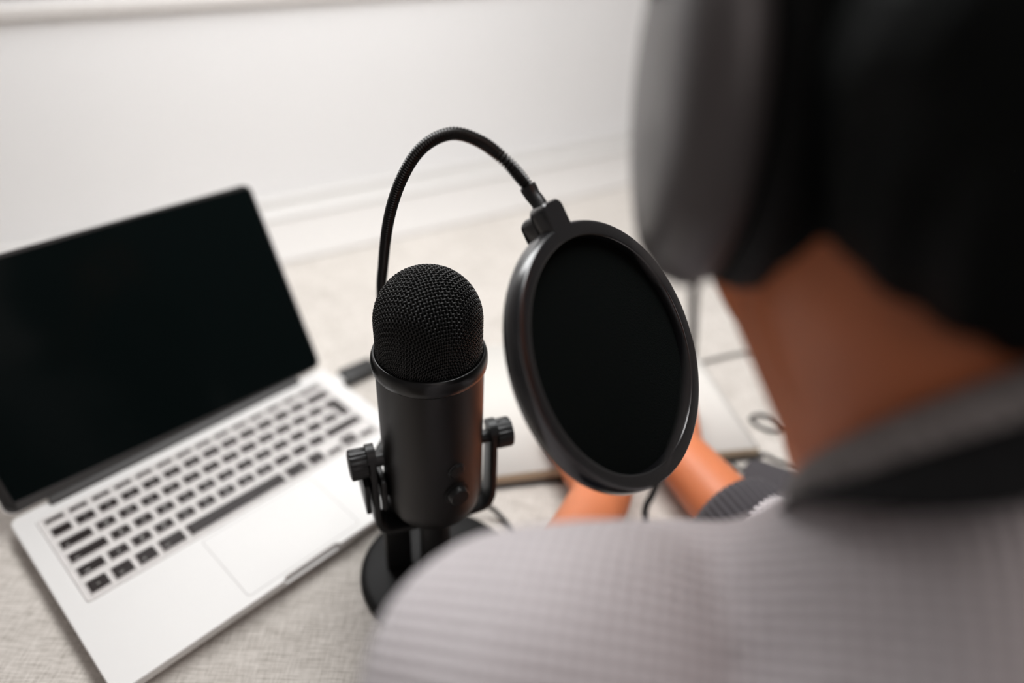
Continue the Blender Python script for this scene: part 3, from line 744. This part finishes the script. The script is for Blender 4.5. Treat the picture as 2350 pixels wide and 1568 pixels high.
for s in (-1, 1):
    bm = bm_new(); lathe(bm, [(.3, -11.5)] + [(12 * math.cos(a), 12 * math.sin(a)) for a in np.linspace(-1.3, 1.3, 12)] + [(.3, 12)], 24, Matrix.Translation(hd(29 * s, 69.5, 4)) @ HR.to_matrix().to_4x4() @ Matrix.Rotation(-PI / 2, 4, 'X'))
    eye = obj('eye', bm, m_eye, person, smooth=True)
    bm = bm_new(); lathe(bm, [(5.5, 10.7), (5, 11.6), (2.5, 12.2), (.2, 12.4)], 20, Matrix.Translation(hd(29 * s, 69.5, 4)) @ HR.to_matrix().to_4x4() @ Matrix.Rotation(-PI / 2 - .35, 4, 'X')); obj('iris', bm, m_hinge, eye, smooth=True)
# hair
hair_ell = [(hd(0, -16, 36), (75, 100, 92), HR), (hd(0, -62, -10), (70, 52, 70), HR)]
hair_caps = [(hd(10, -70, -30), 46, hd(34, -66, -74), 34), (hd(40, -60, -30), 40, hd(52, -50, -82), 28), (at_d(1850, 520, 214), 10, at_d(1930, 530, 210), 10), (hd(-20, -60, -10), 46, hd(-8, -62, -38), 34), (at_d(1890, 440, 238), 20, at_d(2060, 470, 222), 26), (at_d(1800, 545, 222), 11, at_d(1910, 500, 213), 13), (hd(-30, -72, 0), 42, hd(-18, -74, -44), 30)]
me = blob_mesh('hair', hair_caps, 4, 5, hair_ell); me.materials.clear(); me.materials.append(m_hair)
# wavy locks: push the surface along its normals
def push(me, fn):
    n = len(me.vertices); c = np.empty(n * 3); nn = np.empty(n * 3)
    me.vertices.foreach_get('co', c); me.vertices.foreach_get('normal', nn); c = c.reshape(-1, 3); nn = nn.reshape(-1, 3)
    me.vertices.foreach_set('co', (c + nn * fn(c[:, 0], c[:, 1], c[:, 2])[:, None]).ravel()); me.update()
push(me, lambda x, y, z: np.sin(x * 420 + 3 * np.sin(z * 60)) * .0011 + np.sin(y * 390 + z * 90) * .0008)
obj('hair', me, None, person, smooth=True)
# sweater: a thicker continuous skin over torso and arms
o6 = 8
CUL, CUR = EL.lerp(WLft, .42), ER.lerp(WRgt, .60)
sw = [
    (V(169, 126, 305), 75, V(168, 100, 235), 110), (V(104, 166, 244), 54, V(62, 164, 241), 54), (V(62, 164, 241), 54, SL + V(6, 4, 0), 56), (V(104, 166, 244), 54, V(169, 126, 305), 75), (V(235, 160, 280), 58, SR + V(-20, 0, 4), 56), (V(169, 126, 305), 75, V(235, 160, 280), 58),
    (V(72, 168, 246), 42, V(112, 166, 268), 44), (V(112, 166, 268), 44, V(130, 154, 304), 42), (V(130, 154, 304), 42, V(164, 134, 312), 70),
    (V(112, 95, 190), 102, V(125, 0, 10), 98), (V(222, 100, 190), 102, V(220, 0, 10), 98), (V(125, 0, 10), 98, HIP + V(-55, 6, 40), 104), (V(220, 0, 10), 98, HIP + V(55, 6, 40), 104),
    (SL, 59, EL, 46), (SR, 59, ER, 46), (EL, 46, CUL, 41), (ER, 46, CUR, 41)]
me = blob_mesh('sweater', sw, 5, 8); me.materials.clear(); me.materials.append(m_knit)
# soft folds
push(me, lambda x, y, z: .0022 * np.sin(x * 55 + z * 80 + 2 * np.sin(y * 35)) * np.sin(y * 48 - x * 30 + 1.0))
sweater = obj('sweater', me, None, person, smooth=True, label='grey knit sweater')
def band(name, c, axis, r, h, ribs, m, depth, flare=0, sx=1, sy=1, wall=5, taper=False):
    Fm = frame_from(axis, V(1, 0, 0)); n = max(96, ribs * 6); rings = []
    prof = [(r - wall, -h / 2), (r, -h / 2), (r + wall * .5, -h / 4), (r + wall * .6, h / 4), (r, h / 2 - 1), (r - wall * .5, h / 2), (r - wall, h / 2 - 2), (r - wall, -h / 2)]
    for pr_, pz in prof:
        ring = []
        for k in range(n):
            a = 2 * PI * k / n; rr = pr_ + flare * (pz / h) + (depth * math.cos(ribs * a) if pr_ > r - wall * .6 else 0)
            w = 1.0
            if taper:       # deep at the nape, narrowing towards the throat
                q = abs((math.degrees(a) - 270 + 180) % 360 - 180); q = min(1, max(0, (100 - q) / 62)); w = .12 + .88 * q * q * (3 - 2 * q)
            ring.append(Vector(c) + Fm @ V(rr * math.cos(a) * sx, rr * math.sin(a) * sy, h / 2 - (h / 2 - pz) * w))
        rings.append(ring)
    bm = bm_new(); loft(bm, rings, True, False); return bm
obj('collar', band('collar', NC - nax * 6 + V(6, 0, 0), nax, 66, 13, 76, m_collar, .9, flare=-6), m_collar, sweater, smooth=True, label='ribbed grey collar standing around the neck')
obj('collar_shade', band('collar_shade', NC - nax * 20 + V(6, 0, 0), nax, 68, 24, 60, m_collar_shade, .3, flare=-12, wall=4, taper=True), m_collar_shade, person, smooth=True, label='black band for the shade below the collar')  # dark band built in place of the shade under the collar
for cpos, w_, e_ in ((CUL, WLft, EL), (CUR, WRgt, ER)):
    obj('cuff', band('cuff', cpos + (w_ - e_).normalized() * 8, (w_ - e_), 40, 36, 44, m_cuff, .8), m_cuff, sweater, smooth=True, label='ribbed cuff pushed up the forearm, coloured dark for sleeve shade')
tr_ = [(HIP + V(-75, 0, -5), 96, V(75, 325, -200), 70), (HIP + V(75, 0, -5), 96, V(290, 325, -200), 70), (V(75, 325, -200), 68, V(70, 300, -640), 54), (V(290, 325, -200), 68, V(300, 300, -640), 54), (HIP + V(-50, 0, 20), 104, HIP + V(50, 0, 20), 104)]
me = blob_mesh('trousers', tr_, 9, 6); me.materials.clear(); me.materials.append(m_jeans); obj('trousers', me, None, person, smooth=True)
for x, dx in ((70, -10), (300, 10)):
    me = blob_mesh('shoe', [(V(x, 285, -694), 45, V(x + dx, 440, -706), 34), (V(x, 285, -700), 40, V(x + dx * .6, 380, -694), 40)], 7, 6); me.materials.clear(); me.materials.append(m_shoe); obj('shoe', me, None, person, smooth=True)

# stool under the person
st = thing('stool', 'plain round wooden stool under the person in the grey sweater', 'stool', (175, -95, FLOOR))
bm = bm_new(); lathe(bm, [(.5, 418), (165, 418), (172, 424), (172, 444), (165, 450), (.5, 452)], 64); obj('seat', bm, m_wood, st, smooth=True, angle=40)
for a in (45, 135, 225, 315):
    c_, s_ = math.cos(math.radians(a)), math.sin(math.radians(a))
    bm = bm_new(); tube(bm, [(150 * c_, 150 * s_, 0), (115 * c_, 115 * s_, 420)], 15, 16); obj('leg', bm, m_wood, st, smooth=True, angle=40)

# ------------------------------------------------------------------ headphones
hp = thing('headphones', 'black over-ear headphones worn by the person in the grey sweater', 'headphones')
HM = HR.to_matrix().to_4x4(); HM.translation = HC
for s in (-1, 1):
    ax = V(s, 0, 0); EM = HM @ basis(V(s * 58, -6, -14), V(0, 1, 0) if s > 0 else V(0, -1, 0), V(0, 0, 1), ax)
    bm = bm_new(); lathe(bm, [(38, 20), (49, 21), (53.5, 25), (54.5, 31), (52, 39), (46, 44.5), (36, 47), (20, 48), (.5, 48.4)], 72, EM @ Matrix.Diagonal((1, 1, .9, 1)), sx=.80, sy=1.09); cup = obj('ear_cup', bm, m_ear, hp, smooth=True, angle=60)
    bm = bm_new(); lathe(bm, [(24, -8), (30, -13), (40, -14), (49, -11), (53.5, -4), (54.5, 10), (52, 19.5), (44, 21), (26, 20), (24, -8)], 72, EM @ Matrix.Diagonal((1, 1, .9, 1)), sx=.82, sy=1.1, cap=False); obj('ear_pad', bm, m_leather, cup, smooth=True, label='soft black ear cushion')
    bm = bm_new(); pts = [EM @ V(0, 52, 30), EM @ V(0, 66, 30), EM @ V(0, 82, 26), EM @ V(0, 96, 18)]
    tube(bm, catmull(pts, 4), 3.5, 12); obj('yoke', bm, m_ear, hp, smooth=True, angle=60)
rings = []
for a in np.linspace(-.12, PI + .12, 40):
    p = V(98 * math.cos(a), -6, 30 + 96 * math.sin(a)); n_ = V(math.cos(a), 0, math.sin(a))
    rings.append([HM @ (p + n_ * (5.5 * math.cos(q)) + V(0, 17 * math.sin(q), 0)) for q in np.linspace(0, 2 * PI, 17)[:-1]])
bm = bm_new(); loft(bm, rings); obj('headband', bm, m_leather, hp, smooth=True, angle=60)
